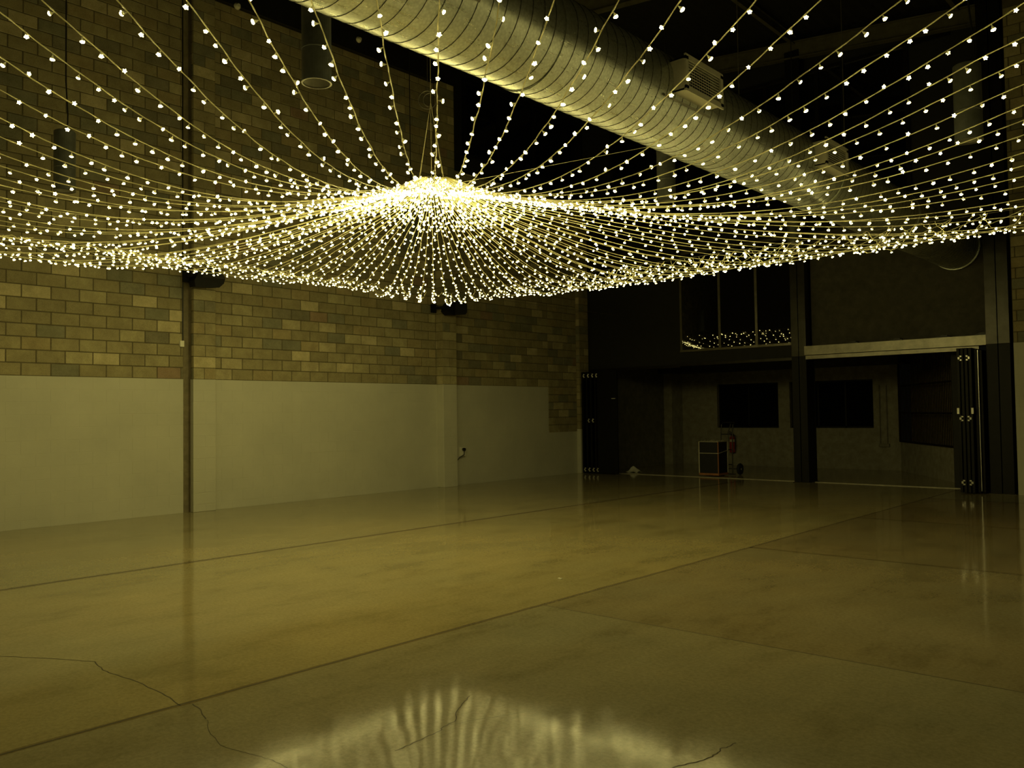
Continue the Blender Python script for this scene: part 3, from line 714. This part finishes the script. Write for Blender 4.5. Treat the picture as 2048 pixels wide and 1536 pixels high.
# directions of the strings, clockwise from +y
front = [101.0, 105.1, 110.2, 114.0, 118.3, 122.0, 125.8, 128.9, 132.4, 136.0, 139.7, 143.3, 146.9, 150.8, 155.2, 158.6, 162.6]
az = []
a = 166.6
while a < 205: az.append(a); a += 4.0
a = 206.0
while a < 250: az.append(a); a += 3.3
while a < 405: az.append(a); a += 2.65
while a < 459: az.append(a); a += 3.0
az += [360 + f for f in front]
strings = []
def reach(az_):
    s, c = math.sin(az_), math.cos(az_); t = 99
    if s > 1e-6: t = min(t, (XR - HX) / s)
    if s < -1e-6: t = min(t, (XL - HX) / s)
    if c > 1e-6: t = min(t, (YK - HY) / c)
    if c < -1e-6: t = min(t, (YF - HY) / c)
    return t
def string_curve(az_):
    s, c = math.sin(az_), math.cos(az_); R = reach(az_); deg = math.degrees(az_) % 360
    isfront = 95 < deg < 205
    Re = min(R, 6.0) if isfront else R
    st = 1.0 if isfront else max(1.0, R / 5.25)
    dl = (.10 if 295 < deg < 335 else .0) if (deg > 300 or deg < 50) else (.24 if deg > 245 else 0.0)
    if 205 <= deg < 225: st = 1 + (st - 1) * (deg - 205) / 20
    if 60 < deg <= 95: st = 1 + (st - 1) * (95 - deg) / 35
    dz = random.uniform(-.03, .03)
    pts = []; N = 90
    for i in range(N + 1):
        r = RING + (Re - RING) * i / N; u = (r - RING) / (Re - RING)
        z = profile(r / st) + (dz + dl) * math.sin(PI * u)
        if not isfront and u > .8: z += (ZC - profile(R / st)) * ((u - .8) / .2) ** 2
        wobx = .003 * math.sin(r * 11 + az_ * 40) + .002 * math.sin(r * 23 + az_ * 77)
        pts.append(Vector((HX + s * r + c * wobx, HY + c * r - s * wobx, z)))
    # surplus tail looped below the edge cable
    if not isfront:
        L_tail = max(.15, min(1.1, 7.9 - R)) if not (295 < deg < 340) else .75
        e = pts[-1]; onleft = abs(e.x - XL) < .05; onright = abs(e.x - XR) < .05
        al = Vector((0, 1, 0)) if (onleft or onright) else Vector((1, 0, 0))
        sg = random.choice((-1, 1)); nT = int(L_tail / .04); drop = random.uniform(.03, .08) if onleft else random.uniform(.16, .30)
        span = L_tail * .55
        if 295 < deg < 340: span = .22; drop = random.uniform(.06, .17)
        for i in range(1, nT + 1):
            k = i / nT; pts.append(e + al * sg * span * k + Vector((0, 0, -drop * math.sin(PI * k))) + Vector((.012 * math.sin(i * 1.7), .012 * math.cos(i * 2.3), .01 * math.sin(i * 2.9))))
    return pts, R
def upper_cross(pts):
    """where the string leaves the photo: ('top', x) / ('left', y) / ('right', y) or None if it ends inside"""
    prev = None
    for p in pts:
        u, v, d = proj(p)
        if d < .3: break
        inside = 0 <= u <= 2048 and 0 <= v <= 1536
        if prev and not inside:
            if v < 0: return ('top', prev[0])
            if u < 0: return ('left', prev[1])
            return ('right', prev[1])
        prev = (u, v)
    return None
for a in az:
    ar = math.radians(a); pts, R = string_curve(ar); strings.append(dict(az=a % 360, pts=pts, R=R, out=upper_cross(pts)))
words = ['first', 'second', 'third', 'fourth', 'fifth', 'sixth', 'seventh', 'eighth', 'ninth', 'tenth', 'eleventh', 'twelfth', 'thirteenth', 'fourteenth', 'fifteenth', 'sixteenth', 'seventeenth', 'eighteenth', 'nineteenth', 'twentieth']
def ordn(i):
    if i < 20: return words[i]
    t = ['twenty', 'thirty', 'forty', 'fifty', 'sixty'][(i + 1) // 10 - 2]; r = (i + 1) % 10
    return (t + '-' + words[r - 1]) if r else {'twenty': 'twentieth', 'thirty': 'thirtieth', 'forty': 'fortieth', 'fifty': 'fiftieth', 'sixty': 'sixtieth'}[t]
def lab(sel, key, fmt, group):
    ss = sorted([s for s in strings if sel(s)], key=key)
    for i, s in enumerate(ss): s['label'] = fmt % ordn(i); s['group'] = group
lab(lambda s: s['out'] and s['out'][0] == 'top', lambda s: s['out'][1], 'glowing fairy light string rising off the top of the photo, %s from the left', 'fairy light strings passing overhead')
lab(lambda s: s['out'] and s['out'][0] == 'left', lambda s: s['out'][1], 'glowing fairy light string leaving the left side of the photo, %s from the top', 'fairy light strings running out to the left')
lab(lambda s: s['out'] and s['out'][0] == 'right', lambda s: s['out'][1], 'glowing fairy light string leaving the right side of the photo, %s from the top', 'fairy light strings running out to the right')
lab(lambda s: not s['out'] and s['az'] >= 180 and s['az'] < 315.5, lambda s: -s['az'], 'glowing fairy light string from canopy peak to left edge cable, %s from the corner', 'fairy light strings reaching the left edge cable')
lab(lambda s: not s['out'] and (s['az'] < 180 or s['az'] >= 315.5), lambda s: (s['az'] - 315.5) % 360, 'glowing fairy light string from canopy peak to far edge cable, %s from the corner', 'fairy light strings reaching the far edge cable')
nbulbs = 0
for s in strings:
    pts = s['pts']; base = pts[0]
    e = empty('fairy_light_string', tuple(base)); tag(e, s['label'], 'fairy lights', s['group'])
    m = MB()
    m.tube(pts, .0042, 4, twist=.8, caps=True); m.build('wire', M_WIRE, e)
    step = .205 if (s['az'] > 265 or s['az'] < 45) else .150; acc = random.uniform(.03, .1)
    for i in range(1, len(pts)):
        d = pts[i] - pts[i - 1]; ln = d.length
        while acc <= ln:
            p = pts[i - 1] + d * (acc / ln); acc += step * random.uniform(.75, 1.25) * (.55 if i < 14 else 1)
            u, v, dep = proj(p)
            # a bulb hangs mostly down, some stand sideways or up
            t = d.normalized(); side = t.cross(Vector((0, 0, 1))).normalized(); upv = side.cross(t)
            an = random.gauss(-PI / 2, .72); dr = (side * math.cos(an) + upv * math.sin(an) + t * random.uniform(-.35, .35)).normalized()
            q = dr.to_track_quat('Z', 'Y')
            b = bpy.data.objects.new('bulb', bulb_mesh); C.objects.link(b); b.parent = e
            b.location = p - base; b.rotation_mode = 'QUATERNION'; b.rotation_quaternion = q
            k = random.uniform(.88, 1.12); b.scale = (k, k, k); nbulbs += 1
        acc -= ln
print('strings', len(strings), 'bulbs', nbulbs)
for w in ('top', 'left', 'right'): print(w, sorted(round(s['out'][1]) for s in strings if s['out'] and s['out'][0] == w))
print('inside', sum(1 for s in strings if not s['out']))
# hub ring, its hanging wires and the edge cables
hub = empty('canopy_hub', (HX, HY, ZH + .12)); tag(hub, 'steel hoop at the canopy peak that the light strings fan out from', 'hoop')
m = MB(); rg = [(HX + RING * math.cos(2 * PI * k / 40), HY + RING * math.sin(2 * PI * k / 40), ZH + .10) for k in range(41)]; m.tube(rg, .009, 8, caps=False); m.build('hoop', M_HEAD, hub)
for k in range(6):
    an = 2 * PI * k / 6 + .3; m = MB(); m.tube([(HX + RING * math.cos(an), HY + RING * math.sin(an), ZH + .10), (HX, HY, ZH + 1.05)], .0018, 4); m.build('suspension_wire', M_WIRE, hub)
m = MB(); m.tube([(HX, HY, ZH + 1.05), (HX, HY, roof_z(HX) + .27)], .0025, 4); m.build('main_wire', M_WIRE, hub)
m = MB(); m.tube([(HX + .12, HY + .1, ZH + .12), (DX - .36, 7.75, DZ - .2)], .0020, 4); tag(m.build('guy_wire', M_WIRE), 'thin slanting wire from the canopy peak up to the duct', 'wire')
def cable(p, q, label):
    m = MB(); m.tube([p, q], .004, 6); tag(m.build('edge_cable', M_HEAD), label, 'cable')
cable((XW, 11.45, ZC), (6.4, 11.45, ZC), 'thin taut cable carrying the far edge of the light canopy')
cable((XL, -8.9, ZC), (XL, 17.6, ZC), 'thin taut cable carrying the left edge of the light canopy')
cable((XR, -8.9, ZC), (XR, 17.6, ZC), 'thin taut cable carrying the right edge of the light canopy')
# small details
for (u, v) in ((1120, 1158),):
    x, y = ground(u, v); m = MB(); m.box((x - .02, y - .012, 0), (x + .02, y + .012, .008)); tag(m.build('paper_scrap', M_WHITE, bevel=.002), 'tiny white scrap lying on the bare floor', 'paper scrap')

def onwall(u, v, x):
    d = W @ _ray(u, v); t = x / d.x; return (x, d.y * t, EYE + d.z * t)
for (u, v, lb) in ((475, 12, 'small pale detector on the black edge beam, left one'), (718, 79, 'small pale detector on the black edge beam, by the duct')):
    x, y, z = onwall(u, v, XW + .12); m = MB(); m.lathe([(0, x - .02), (.06, x - .02), (.06, x), (.03, x + .05), (0, x + .05)], 16, 0, 'x', (0, y, z)); tag(m.build('smoke_detector', M_WHITE), lb, 'detector')
d = (W @ _ray(855, 200)).normalized(); cpt = Vector((0, 0, EYE)) + d * 10.4; e1 = right; e2 = -down
m = MB(); m.tube([cpt + e1 * .105 * math.cos(k * .3) + e2 * .105 * math.sin(k * .3) + d * .002 * k for k in range(22)], .004, 5, caps=False)
m.tube([cpt + e1 * .08 * math.cos(k * .3) + e1 * .03 + e2 * .08 * math.sin(k * .3) + d * .002 * k for k in range(16)], .004, 5, caps=False)
m.tube([cpt + e2 * .105, Vector((cpt.x, cpt.y, roof_z(cpt.x) + .2))], .003, 5)
tag(m.build('wire_coil', M_HEAD), 'small coil of thin wire hanging above the canopy peak', 'wire coil')
